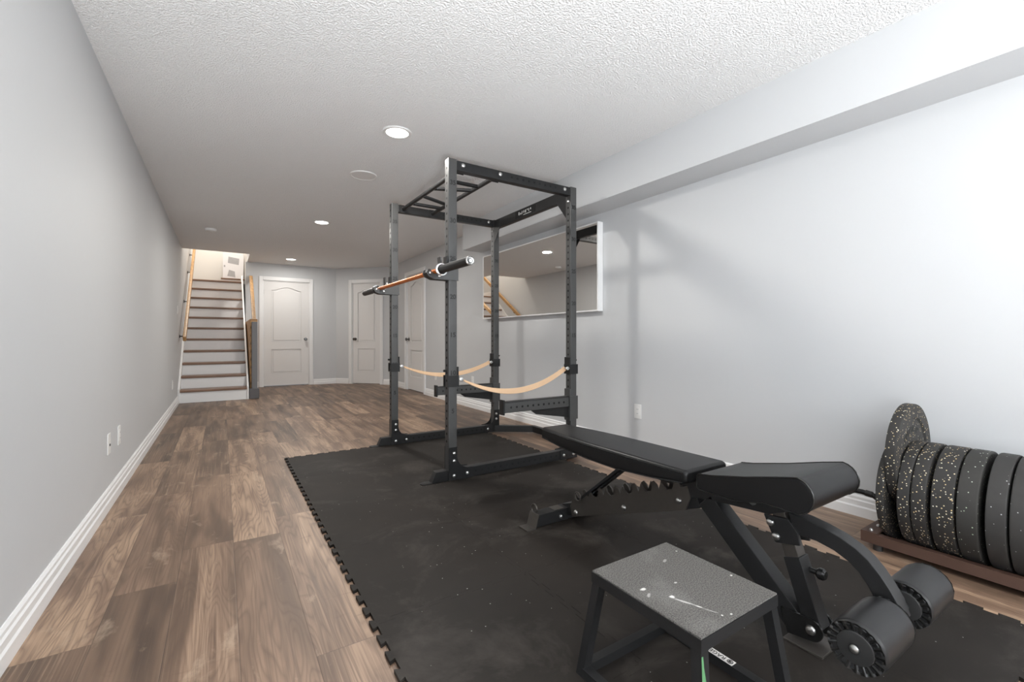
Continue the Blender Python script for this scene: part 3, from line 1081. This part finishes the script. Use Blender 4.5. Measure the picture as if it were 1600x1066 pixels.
# ------------------------------------------------------------------ spotter arms and safety straps
def spotter(py, label):
    t = thing('spotter_arm', (ax+RD, py+pw/2, 0.44), label, 'spotter arm', 'spotter arms on the rear posts')
    b = MB()
    b.box(1.662, xr-0.012, py+0.004, py+pw-0.004, 0.410, 0.480, bev=0.004)
    for k in range(11):
        b.disc((1.715+0.048*k, py+0.004, 0.447), (0, -1, 0), 0.0085, 12, 1)
    b.build('arm', ['grey_metal', 'hole'], t)
    MB().box(1.668, xr-0.012, py+0.008, py+pw-0.008, 0.480, 0.490, bev=0.002).build('liner', 'uhmw', t)
    MB().box(1.648, 1.662, py+0.002, py+pw-0.002, 0.396, 0.502, bev=0.002).build('end_plate', 'black_metal', t)
    MB().xz([(1.90, 0.410), (xr-0.012, 0.410), (xr-0.012, 0.325), (1.95, 0.375)], py+0.022, py+pw-0.022).build('web', 'black_metal', t)
    b = MB()
    b.box(xr-0.012, xr-0.001, py-0.002, py+pw+0.002, 0.30, 0.545, bev=0.002)
    b.box(xr-0.012, xr+pw+0.008, py-0.006, py-0.001, 0.31, 0.49, bev=0.001)
    b.box(xr-0.012, xr+pw+0.008, py+pw+0.001, py+pw+0.006, 0.31, 0.49, bev=0.001)
    b.build('bracket', 'grey_metal', t)


spotter(ay, 'black spotter arm on the rear post nearest the bench')
spotter(ay+RW, 'black spotter arm on the far rear post, toward the stairs')


def strap(py, z0, z1, zm, label):
    t = thing('safety_strap', (ax+RD/2, py+pw/2, zm), label, 'safety strap', 'safety straps across the rack')
    x0, x1 = ax+pw+0.045, xr-0.030
    yc = py+pw/2
    K = 28
    b = MB()
    rings = []
    for i in range(K+1):
        u = i/K
        x = x0+(x1-x0)*u
        zl = z0+(z1-z0)*u
        z = zl-4*u*(1-u)*((z0+z1)/2-zm)
        sl = math.atan2((z1-z0)-4*(1-2*u)*((z0+z1)/2-zm), x1-x0)
        ang = math.radians(20+45*min(1, u*2.2))      # the web rolls from flat to nearly upright
        hw = 0.0165+0.004*math.sin(PI*u)
        s = Vector((0, math.cos(ang), 0))+Vector((-math.sin(sl), 0, math.cos(sl)))*math.sin(ang)
        nrm = Vector((math.cos(sl), 0, math.sin(sl))).cross(s)
        c = Vector((x, yc, z))
        rings.append([b.bm.verts.new(c+s*a*hw+nrm*e*0.003) for a, e in ((-1, -0.6), (0, -1), (1, -0.6), (1, 0.6), (0, 1), (-1, 0.6))])
    for a, e in zip(rings, rings[1:]):
        for k in range(6):
            b.bm.faces.new((a[k], a[(k+1) % 6], e[(k+1) % 6], e[k]))
    b.bm.faces.new(rings[0])
    b.bm.faces.new(rings[-1])
    b.build('webbing', 'strap', t)
    for (px, s, z) in ((ax, 1, z0), (xr+pw, -1, z1)):
        k = MB()
        face = px+s*pw
        k.box(min(face+s*0.001, face+s*0.012), max(face+s*0.001, face+s*0.012), py-0.002, py+pw+0.002, z-0.045, z+0.085, bev=0.002)
        k.box(min(px-s*0.008, face+s*0.012), max(px-s*0.008, face+s*0.012), py+pw+0.001, py+pw+0.006, z-0.045, z+0.03)
        k.box(min(px-s*0.008, face+s*0.012), max(px-s*0.008, face+s*0.012), py-0.006, py-0.001, z-0.045, z+0.03)
        k.cyl((px-s*0.002, yc, z+0.06), (px-s*0.022, yc, z+0.06), 0.008, 12)
        k.build('bracket', 'black_metal', t)
        h = MB()
        h.cyl((face+s*0.012, yc-0.028, z), (face+s*0.05, yc-0.028, z), 0.004, 10)
        h.lathe([(0.010, -0.036), (0.014, -0.034), (0.014, -0.028), (0.006, -0.027), (0.006, 0.034), (0.012, 0.036)], (face+s*0.032, yc, z), (0, 1, 0), 14)
        h.build('pin', 'bolt', t)


strap(ay, 0.665, 0.705, 0.560, 'tan safety strap sagging across the near side of the rack')
strap(ay+RW, 0.690, 0.700, 0.595, 'tan safety strap sagging across the far side of the rack')

# ------------------------------------------------------------------ adjustable bench
BX = 1.505
bn = thing('weight_bench', (BX, 1.25, Z0), 'black adjustable weight bench with leg rollers on the mat', 'bench')


def pad_mesh(sections, bev=0.012):
    """sections: list of (y, half width, z bottom, z top); crowned padded slab"""
    b = MB()
    NS = 20
    rings = []
    for y, hw, z0, z1 in sections:
        hz, cz = (z1-z0)/2, (z0+z1)/2
        ring = []
        r = min(0.016, hz*0.8)
        pts = []
        for (sx, sz, a0) in ((1, 1, 0), (-1, 1, 90), (-1, -1, 180), (1, -1, 270)):
            for k in range(5):
                a = math.radians(a0+90*k/4)
                pts.append((sx*(hw-r)+r*math.cos(a), sz*(hz-r)+r*math.sin(a)))
        for x, z in pts:
            crown = 0.004*(1-(x/hw)**2) if z > 0 else 0
            ring.append(b.bm.verts.new((BX+x, y, cz+z+crown)))
        rings.append(ring)
    n = len(rings[0])
    for a, e in zip(rings, rings[1:]):
        for k in range(n):
            b.bm.faces.new((a[k], a[(k+1) % n], e[(k+1) % n], e[k]))
    b.bm.faces.new(rings[0])
    b.bm.faces.new(rings[-1])
    return b


# back pad: tapered at the far (head) end
bz0, bz1 = 0.418, 0.466
sec = [(1.912, 0.070, 0.420, bz1-0.012), (1.908, 0.080, 0.413, bz1-0.004), (1.898, 0.088, 0.408, bz1), (1.70, 0.116, 0.398, bz1), (1.52, 0.127, 0.390, bz1), (1.33, 0.127, 0.387, bz1), (1.15, 0.127, 0.400, bz1),
       (1.012, 0.127, 0.415, bz1), (1.000, 0.123, 0.420, bz1-0.003), (0.996, 0.114, 0.428, bz1-0.011)]
bp = pad_mesh(sec).build('back_pad', 'leather', bn, ang=60)
for zz in (bz1-0.010, bz0+0.006):
    b = MB()
    loop = [(BX+s*(hw+0.0005), y, zz if zz > 0.44 else zb+0.007) for s, lst in ((-1, sec[2:8]), (1, sec[2:8][::-1])) for y, hw, zb, _ in lst]
    b.tube(loop, 0.0022, 6, closed=True)
    b.build('piping', 'gloss', bp)
MB().yz([(1.80, 0.415), (1.02, 0.417), (1.02, 0.385), (1.12, 0.366), (1.66, 0.378)], BX-0.028, BX+0.028, bev=0.003).build('back_pad_frame', 'black_metal', bn)
# seat pad: a wedge with a rolled front, profile in Y-Z
prof = [(0.952, 0.425), (0.952, 0.462), (0.944, 0.472), (0.90, 0.478), (0.78, 0.505), (0.68, 0.532)]
cyr, czr, rr = 0.632, 0.494, 0.052
for k in range(0, 11):
    a = math.radians(100+155*k/10)
    prof.append((cyr+rr*math.cos(a)*1.0, czr+rr*math.sin(a)))
prof += [(0.655, 0.444), (0.72, 0.444), (0.80, 0.422), (0.94, 0.418)]


def seat_mesh():
    b = MB()
    rings = []
    cy = sum(p[0] for p in prof)/len(prof)
    cz_ = sum(p[1] for p in prof)/len(prof)
    for x, sc in ((-1.0, 0.86), (-0.985, 0.95), (-0.955, 0.99), (-0.9, 1.0), (-0.5, 1.005), (0, 1.008), (0.5, 1.005), (0.9, 1.0), (0.955, 0.99), (0.985, 0.95), (1.0, 0.86)):
        ring = []
        for y, z in prof:
            hw = 0.132+0.018*(0.95-y)/0.37
            off = 1-(1-sc)*0.35
            yy = cy+(y-cy)*(1-(1-sc)*0.16)
            zz = cz_+(z-cz_)*(1-(1-sc)*0.7)
            ring.append(b.bm.verts.new((BX+0.002+x*hw, yy, zz)))
        rings.append(ring)
    n = len(prof)
    for a, e in zip(rings, rings[1:]):
        for k in range(n):
            b.bm.faces.new((a[k], a[(k+1) % n], e[(k+1) % n], e[k]))
    b.bm.faces.new(rings[0])
    b.bm.faces.new(rings[-1])
    return b


sp = seat_mesh().build('seat_pad', 'leather', bn, ang=55)
for s in (-1, 1):
    b = MB()
    loop = [(BX+0.002+s*((0.132+0.018*(0.95-y)/0.37)*0.992), y, z) for y, z in prof]
    b.tube(loop, 0.0022, 6, closed=True, up=(1, 0, 0))
    b.build('piping', 'gloss', sp)
MB().yz([(1.09, 0.385), (1.05, 0.412), (0.95, 0.416), (0.80, 0.420), (0.715, 0.440), (0.70, 0.400), (0.76, 0.372), (0.97, 0.355), (1.06, 0.34)], BX-0.030, BX+0.030, bev=0.003).build('seat_frame', 'black_metal', bn)
bolt_part((BX-0.030, 0.812, 0.398), (-1, 0, 0), bn, 0.012)
# spine rising from the rear foot to the seat hinge
MB().bar((BX, 1.80, 0.050), (BX, 1.02, 0.340), 0.050, 0.062, bev=0.004).build('spine', 'black_metal', bn)
# ladder plates with hooked slots either side of the spine
def ladder_profile():
    s = (0.340-0.050)/(1.02-1.80)
    zl = lambda y: 0.050+(y-1.80)*s
    lo = [(1.720, zl(1.720)-0.036), (1.065, zl(1.065)-0.036), (1.045, zl(1.05)+0.01), (1.06, zl(1.06)+0.055)]
    top = []
    for i in range(6):
        y = 1.11+0.103*i
        z = zl(y)
        top += [(y-0.022, z+0.062), (y-0.012, z+0.080), (y+0.006, z+0.090), (y+0.018, z+0.080), (y+0.010, z+0.066), (y+0.018, z+0.044), (y+0.040, z+0.036), (y+0.058, z+0.046), (y+0.070, z+0.062)]
    top = [p for p in top if p[0] < 1.735]
    return lo+top+[(1.735, zl(1.735)+0.02)]
for xs in ((BX-0.034, BX-0.027), (BX+0.027, BX+0.034)):
    MB().yz(ladder_profile(), xs[0], xs[1], bev=0.001).build('ladder_plate', 'steel_dark', bn)
for y, z in ((1.375, 0.200), (1.095, 0.315), (1.69, 0.075)):
    bolt_part((BX-0.034, y, z), (-1, 0, 0), bn, 0.012)
# rear foot: transverse bar with angled ends, end feet and tie-down loops
rf = MB()
ry = 1.79
rf.xz([(1.275, Z0+0.006), (BX*2-1.275, Z0+0.006), (BX*2-1.290, Z0+0.064), (1.290, Z0+0.064)], ry-0.032, ry+0.032, bev=0.003)
rf.build('rear_foot_bar', 'black_metal', bn)
for s in (-1, 1):
    e = MB()
    x0 = BX+s*0.229
    e.xz([(x0, Z0+0.066), (x0-s*0.006, Z0+0.066), (x0+s*0.010, Z0+0.003), (x0+s*0.064, Z0), (x0+s*0.064, Z0+0.005), (x0+s*0.016, Z0+0.010)] if False else
         [(x0-s*0.018, Z0+0.068), (x0-s*0.012, Z0+0.068), (x0+s*0.008, Z0+0.006), (x0+s*0.055, Z0+0.006), (x0+s*0.055, Z0), (x0+s*0.002, Z0)], ry-0.036, ry+0.036, bev=0.001)
    e.build('foot_plate', 'steel_dark', bn)
    lp = MB()
    c = Vector((x0-s*0.028, ry+0.02, Z0+0.078))
    lp.tube([c+Vector((0, 0.022*math.cos(a), 0.022*math.sin(a))) for a in [2*PI*k/16 for k in range(16)]], 0.004, 8, closed=True, up=(1, 0, 0))
    lp.build('tie_loop', 'steel_dark', bn)
MB().box(BX-0.110, BX-0.050, ry-0.026, ry+0.026, Z0+0.0645, Z0+0.066).build('warning_label', 'steel_dark', bn)
bolt_part((BX-0.075, ry-0.032, Z0+0.03), (0, -1, 0), bn, 0.011)
# prop strut from the ladder to the back pad
b = MB()
for sx in (-0.018, 0.018):
    b.bar((BX+sx, 1.66, 0.150), (BX+sx, 1.36, 0.400), 0.012, 0.034, up=(1, 0, 0))
b.bar((BX, 1.62, 0.183), (BX, 1.37, 0.392), 0.026, 0.026, bev=0.002)
b.cyl((BX-0.046, 1.66, 0.150), (BX+0.046, 1.66, 0.150), 0.008, 12)
b.build('prop_strut', 'black_metal', bn)
lp = MB()
lp.tube([(BX-0.05, 1.66+0.02*math.cos(a), 0.165+0.02*math.sin(a)) for a in [2*PI*k/16 for k in range(16)]], 0.004, 8, closed=True, up=(1, 0, 0))
lp.build('pull_ring', 'steel_dark', bn)
# front leg, foot plate
MB().bar((BX, 0.990, 0.350), (BX, 0.668, 0.048), 0.060, 0.070, bev=0.005).build('front_leg', 'black_metal', bn)
MB().box(BX-0.056, BX+0.056, 0.596, 0.705, Z0, Z0+0.008, bev=0.002).build('front_foot_plate', 'steel_dark', bn)
for xs in ((BX-0.038, BX-0.031), (BX+0.031, BX+0.038)):
    MB().yz([(0.70, 0.03)]+[(0.635-0.032*math.cos(a), 0.072+0.032*math.sin(a)) for a in [math.radians(q) for q in range(-80, 90, 14)]]+[(0.72, 0.10)], xs[0], xs[1]).build('pivot_bracket', 'gloss', bn)
bolt_part((BX-0.038, 0.635, 0.072), (-1, 0, 0), bn, 0.014)
# telescoping seat prop
q0, q1 = Vector((BX, 0.632, 0.070)), Vector((BX, 0.740, 0.400))
MB().bar(q0, q0.lerp(q1, 0.58), 0.056, 0.050, bev=0.004).build('prop_sleeve', 'black_metal', bn)
MB().bar(q0.lerp(q1, 0.45), q1, 0.046, 0.042, bev=0.003).build('prop_post', 'steel_dark', bn)
k = MB()
kc = q0.lerp(q1, 0.48)
k.cyl(kc+Vector((0.01, -0.02, 0)), kc+Vector((0.01, -0.048, 0)), 0.008, 12)
k.lathe([(0.012, 0), (0.017, 0.006), (0.017, 0.018), (0.012, 0.024)], kc+Vector((0.01, -0.046, 0)), (0, -1, 0), 16)
k.build('pop_pin', 'gloss', bn)
# curved roller arm with its mounting plate
arm_o = [(0.705, 0.396), (0.655, 0.392), (0.607, 0.383), (0.565, 0.371), (0.526, 0.353), (0.498, 0.333), (0.474, 0.307), (0.453, 0.278), (0.434, 0.245), (0.420, 0.205)]
arm_i = [(0.470, 0.195), (0.482, 0.228), (0.500, 0.262), (0.520, 0.289), (0.546, 0.310), (0.580, 0.326), (0.625, 0.336), (0.685, 0.336)]
MB().yz(arm_o+arm_i, BX-0.026, BX+0.026, bev=0.004).build('roller_arm', 'black_metal', bn)
for xs in ((BX-0.036, BX-0.026), (BX+0.026, BX+0.036)):
    MB().yz([(0.775, 0.372), (0.700, 0.378), (0.672, 0.345), (0.665, 0.308), (0.738, 0.292)], xs[0], xs[1], bev=0.003).build('arm_bracket', 'black_metal', bn)
for y, z in ((0.752, 0.352), (0.735, 0.313)):
    bolt_part((BX-0.036, y, z), (-1, 0, 0), bn, 0.012)
RY, RZ = 0.450, 0.203
MB().cyl((BX-0.25, RY, RZ), (BX+0.275, RY, RZ), 0.012, 16).build('roller_axle', 'black_metal', bn)
for xa, xb in ((1.262, 1.452), (1.578, 1.772)):
    ro = MB()
    L = xb-xa
    ro.lathe([(0.0, 0.012), (0.036, 0.010), (0.040, 0.003), (0.052, 0.0), (0.0585, 0.005), (0.061, 0.014), (0.061, L-0.014), (0.0585, L-0.005), (0.052, L), (0.040, L-0.003), (0.036, L-0.010), (0.0, L-0.012)], (xa, RY, RZ), (1, 0, 0), 44)
    r_o = ro.build('foam_roller', 'foam', bn)
    for xe, s in ((xa, -1), (xb, 1)):
        # gathered vinyl pleats, the round cap disc and its bolt
        g = MB()
        NP = 19
        r0 = [];r1 = []
        for kk in range(NP*4):
            a = 2*PI*kk/(NP*4)
            wv_ = 0.0024*math.sin(a*NP+0.6*math.sin(3*a))
            r0.append(g.bm.verts.new((xe+s*(0.001+wv_*0.6), RY+0.0585*math.cos(a), RZ+0.0585*math.sin(a))))
            r1.append(g.bm.verts.new((xe+s*(-0.004+wv_*1.4), RY+0.034*math.cos(a+0.05), RZ+0.034*math.sin(a+0.05))))
        nn_ = NP*4
        for kk in range(nn_):
            g.bm.faces.new((r0[kk], r0[(kk+1) % nn_], r1[(kk+1) % nn_], r1[kk]))
        g.build('pleated_end', 'gloss', r_o, ang=80)
        MB().lathe([(0.0, -0.006), (0.038, -0.006), (0.038, 0.0015), (0.036, 0.003), (0.0, 0.003)], (xe, RY, RZ), (s, 0, 0), 36).build('end_disc', 'uhmw', r_o)
        bolt_part((xe+s*0.003, RY, RZ), (s, 0, 0), r_o, 0.011)

# ------------------------------------------------------------------ step stool
sb = thing('step_stool', (1.005, 0.75, Z0), 'square black steel plyo step stool with a chalk-marked grip top, in front of the bench', 'step stool')
tx0, tx1, ty0, ty1, tz = 0.856, 1.167, 0.582, 0.915, 0.30
MB().box(tx0, tx1, ty0, ty1, tz-0.004, tz).build('grip_top', 'grip', sb)
b = MB()
for x0, x1, y0, y1 in ((tx0-0.002, tx1+0.002, ty0-0.002, ty0+0.026), (tx0-0.002, tx1+0.002, ty1-0.026, ty1+0.002), (tx0-0.002, tx0+0.026, ty0+0.026, ty1-0.026), (tx1-0.026, tx1+0.002, ty0+0.026, ty1-0.026)):
    b.box(x0, x1, y0, y1, tz-0.032, tz-0.0045)
b.build('top_frame', 'black_metal', sb)
sp_ = 0.032
lw = 0.026
feet = {}
for i, (sx, sy) in enumerate(((-1, -1), (1, -1), (1, 1), (-1, 1))):
    tx, ty = (tx0+lw/2 if sx < 0 else tx1-lw/2), (ty0+lw/2 if sy < 0 else ty1-lw/2)
    fx_, fy_ = tx+sx*sp_, ty+sy*sp_
    feet[i] = (fx_, fy_)
    b = MB()
    h = lw/2
    lo = [b.bm.verts.new((fx_+a*h, fy_+c*h, Z0)) for a, c in ((-1, -1), (1, -1), (1, 1), (-1, 1))]
    hi = [b.bm.verts.new((tx+a*h, ty+c*h, tz-0.032)) for a, c in ((-1, -1), (1, -1), (1, 1), (-1, 1))]
    b.bm.faces.new(lo)
    b.bm.faces.new(hi)
    for k in range(4):
        b.bm.faces.new((lo[k], lo[(k+1) % 4], hi[(k+1) % 4], hi[k]))
    lg = b.build('leg', 'black_metal', sb, smooth=False)
    if i == 0:
        # green paint worn onto the corner of the nearest leg: a tapering strip down its near face
        g = MB()
        P = lambda t, a: Vector((tx+(fx_-tx)*t+a*h, ty+(fy_-ty)*t-h-0.0006, tz-0.032+(Z0-tz+0.032)*t))
        g.prism([P(0.03, -0.98), P(0.03, -0.60), P(0.12, -0.45), P(0.26, 0.15), P(0.34, 0.75), P(0.45, 0.92), P(0.98, 0.92), P(0.98, -0.98)], (0, -0.0006, 0))
        g.build('green_paint', 'green', lg, smooth=False)
for i in range(4):
    (xa, ya_), (xb, yb_) = feet[i], feet[(i+1) % 4]
    b = MB()
    h = lw/2
    if ya_ == yb_:
        lo, hi = sorted((xa, xb))
        b.box(lo+h, hi-h, ya_-h, ya_+h, Z0, Z0+lw)
    else:
        lo, hi = sorted((ya_, yb_))
        b.box(xa-h, xa+h, lo+h, hi-h, Z0, Z0+lw)
    rl = b.build('bottom_rail', 'black_metal', sb, smooth=False)
    if i == 1:
        s_ = MB()
        s_.box(xa-0.011, xa+0.011, 0.705, 0.785, Z0+lw, Z0+lw+0.0006)
        stk = s_.build('brand_sticker', 'sticker', rl, smooth=False)
        s_ = MB()
        zz = Z0+lw+0.001
        s_.text('RAGE', 0.0195, (xa, 0.754, zz), (0, 1, 0), (-1, 0, 0), depth=0.0003)
        cc = Vector((xa, 0.7165, zz))
        s_.tube([cc+Vector((0.0075*math.cos(a), 0.0075*math.sin(a), 0)) for a in [2*PI*k/20 for k in range(20)]], 0.001, 6, closed=True)
        for dx in (-0.003, 0.0, 0.003):
            s_.tube([cc+Vector((dx-0.002, -0.004, 0)), cc+Vector((dx+0.001, 0, 0)), cc+Vector((dx-0.001, 0.004, 0))], 0.0008, 6)
        s_.build('lettering', 'ink', stk, smooth=False)

# ------------------------------------------------------------------ plate tray and bumper plates
tr = thing('plate_tray', (2.585, 0.25, 0), 'low brown steel tray on the floor holding the bumper plates', 'plate rack')
ty_0, ty_1 = -0.30, 0.835
b = MB()
b.box(2.412, 2.418, ty_0, ty_1, 0.030, 0.072)
b.box(2.418, 2.445, ty_0, ty_1, 0.066, 0.072)
b.box(2.752, 2.758, ty_0, ty_1, 0.030, 0.072)
b.box(2.725, 2.752, ty_0, ty_1, 0.066, 0.072)
b.build('side_rail', 'tray', tr)
MB().box(2.418, 2.752, ty_0, ty_1, 0.028, 0.033).build('base_pan', 'tray', tr)
b = MB()
b.box(2.412, 2.758, ty_1-0.055, ty_1, 0.0725, 0.078)
b.box(2.412, 2.758, ty_1, ty_1+0.005, 0.030, 0.078)
b.build('end_plate', 'tray', tr)
for xx in (2.44, 2.52, 2.73):
    bolt_part((xx, ty_1-0.025, 0.078), (0, 0, 1), tr, 0.008)
for xx in (2.44, 2.73):
    for yy in (ty_1-0.05, 0.0):
        MB().cyl((xx, yy, 0), (xx, yy, 0.030), 0.018, 16).build('rubber_foot', 'uhmw', tr)
hd = MB()
hx = 2.60
hd.tube([(hx, 0.825, 0.076), (hx, 0.826, 0.14), (hx, 0.835, 0.175), (hx, 0.855, 0.19), (hx, 0.90, 0.195), (hx, 0.99, 0.19)], 0.012, 12)
hdo = hd.build('handle', 'black_metal', tr)
MB().cyl((hx, 0.858, 0.1915), (hx, 0.885, 0.194), 0.0145, 14).build('handle_collar', 'uhmw', hdo)


def plate(yf, yn, zc, mat, label, letters=False, xc=2.585):
    th = yf-yn
    t = thing('bumper_plate', (xc, (yf+yn)/2, zc-0.225), label, 'weight plate', 'bumper plates in the tray')
    R = 0.225
    b = MB()
    e = min(0.006, th*0.2)
    dsh = min(0.007, th*0.2)
    half = th/2
    prof = []
    for s in (1, -1):
        sd = [(0.0255, s*(half)), (0.055, s*half), (0.062, s*(half-dsh)), (0.158, s*(half-dsh)), (0.166, s*half), (R-e, s*half), (R-e*0.3, s*(half-e*0.3)), (R, s*(half-e))]
        prof += sd if s == 1 else sd[::-1]
    prof.append(prof[0])
    b.lathe(prof, (xc, (yf+yn)/2, zc), (0, 1, 0), 72, cap=False)
    po = b.build('rubber_disc', mat, t, ang=30)
    MB().lathe([(0.0255, half+0.001), (0.040, half+0.001), (0.040, -half-0.001), (0.0255, -half-0.001), (0.0255, half+0.001)], (xc, (yf+yn)/2, zc), (0, 1, 0), 32, cap=False).build('steel_hub', 'steel_dark', t)
    if letters:
        # worn raised marks moulded in an arc on the visible face
        g = MB()
        yy = yn+dsh
        for k in range(9):
            a = math.radians(152-11.5*k)
            c = Vector((xc+0.115*math.cos(a), yy, zc+0.115*math.sin(a)))
            tx_ = Vector((math.sin(a), 0, -math.cos(a)))
            rx_ = Vector((math.cos(a), 0, math.sin(a)))
            g.bar(c-tx_*0.006-rx_*0.012, c-tx_*0.006+rx_*0.012, 0.005, 0.004, up=(0, 1, 0))
            g.bar(c-tx_*0.006+rx_*0.010*(1 if k % 2 else -1), c+tx_*0.008+rx_*0.010*(1 if k % 3 else -1), 0.005, 0.004, up=(0, 1, 0))
        for k in range(3):
            a = math.radians(34-12*k)
            c = Vector((xc+0.115*math.cos(a), yy, zc+0.115*math.sin(a)))
            rx_ = Vector((math.cos(a), 0, math.sin(a)))
            g.bar(c-rx_*0.012, c+rx_*0.012, 0.007, 0.004, up=(0, 1, 0))
        g.build('raised_marks', 'plate_light', po, smooth=False)
    return t


ZP = 0.033+0.226
plate(0.771, 0.7415, ZP, 'plate_heavy', 'thin black bumper plate at the far end of the tray, behind the raised one')
plate(0.740, 0.7005, 0.420, 'plate_heavy', 'raised black bumper plate standing higher than all the others', letters=True)
plate(0.699, 0.657, ZP, 'plate_heavy', 'narrow flecked plate standing right in front of the raised one')
plate(0.654, 0.606, ZP, 'plate_heavy', 'flecked plate second in front of the raised one, before a dark gap')
plate(0.593, 0.525, ZP, 'plate_heavy', 'wide densely flecked plate fourth from the near frame edge')
plate(0.519, 0.459, ZP, 'plate_mid', 'dark plate with sparse greenish flecks, third from the near frame edge')
plate(0.441, 0.386, ZP, 'plate_light', 'dark almost unflecked plate, second from the near frame edge')
plate(0.380, 0.315, ZP, 'plate_light', 'bumper plate cut off by the right frame edge')
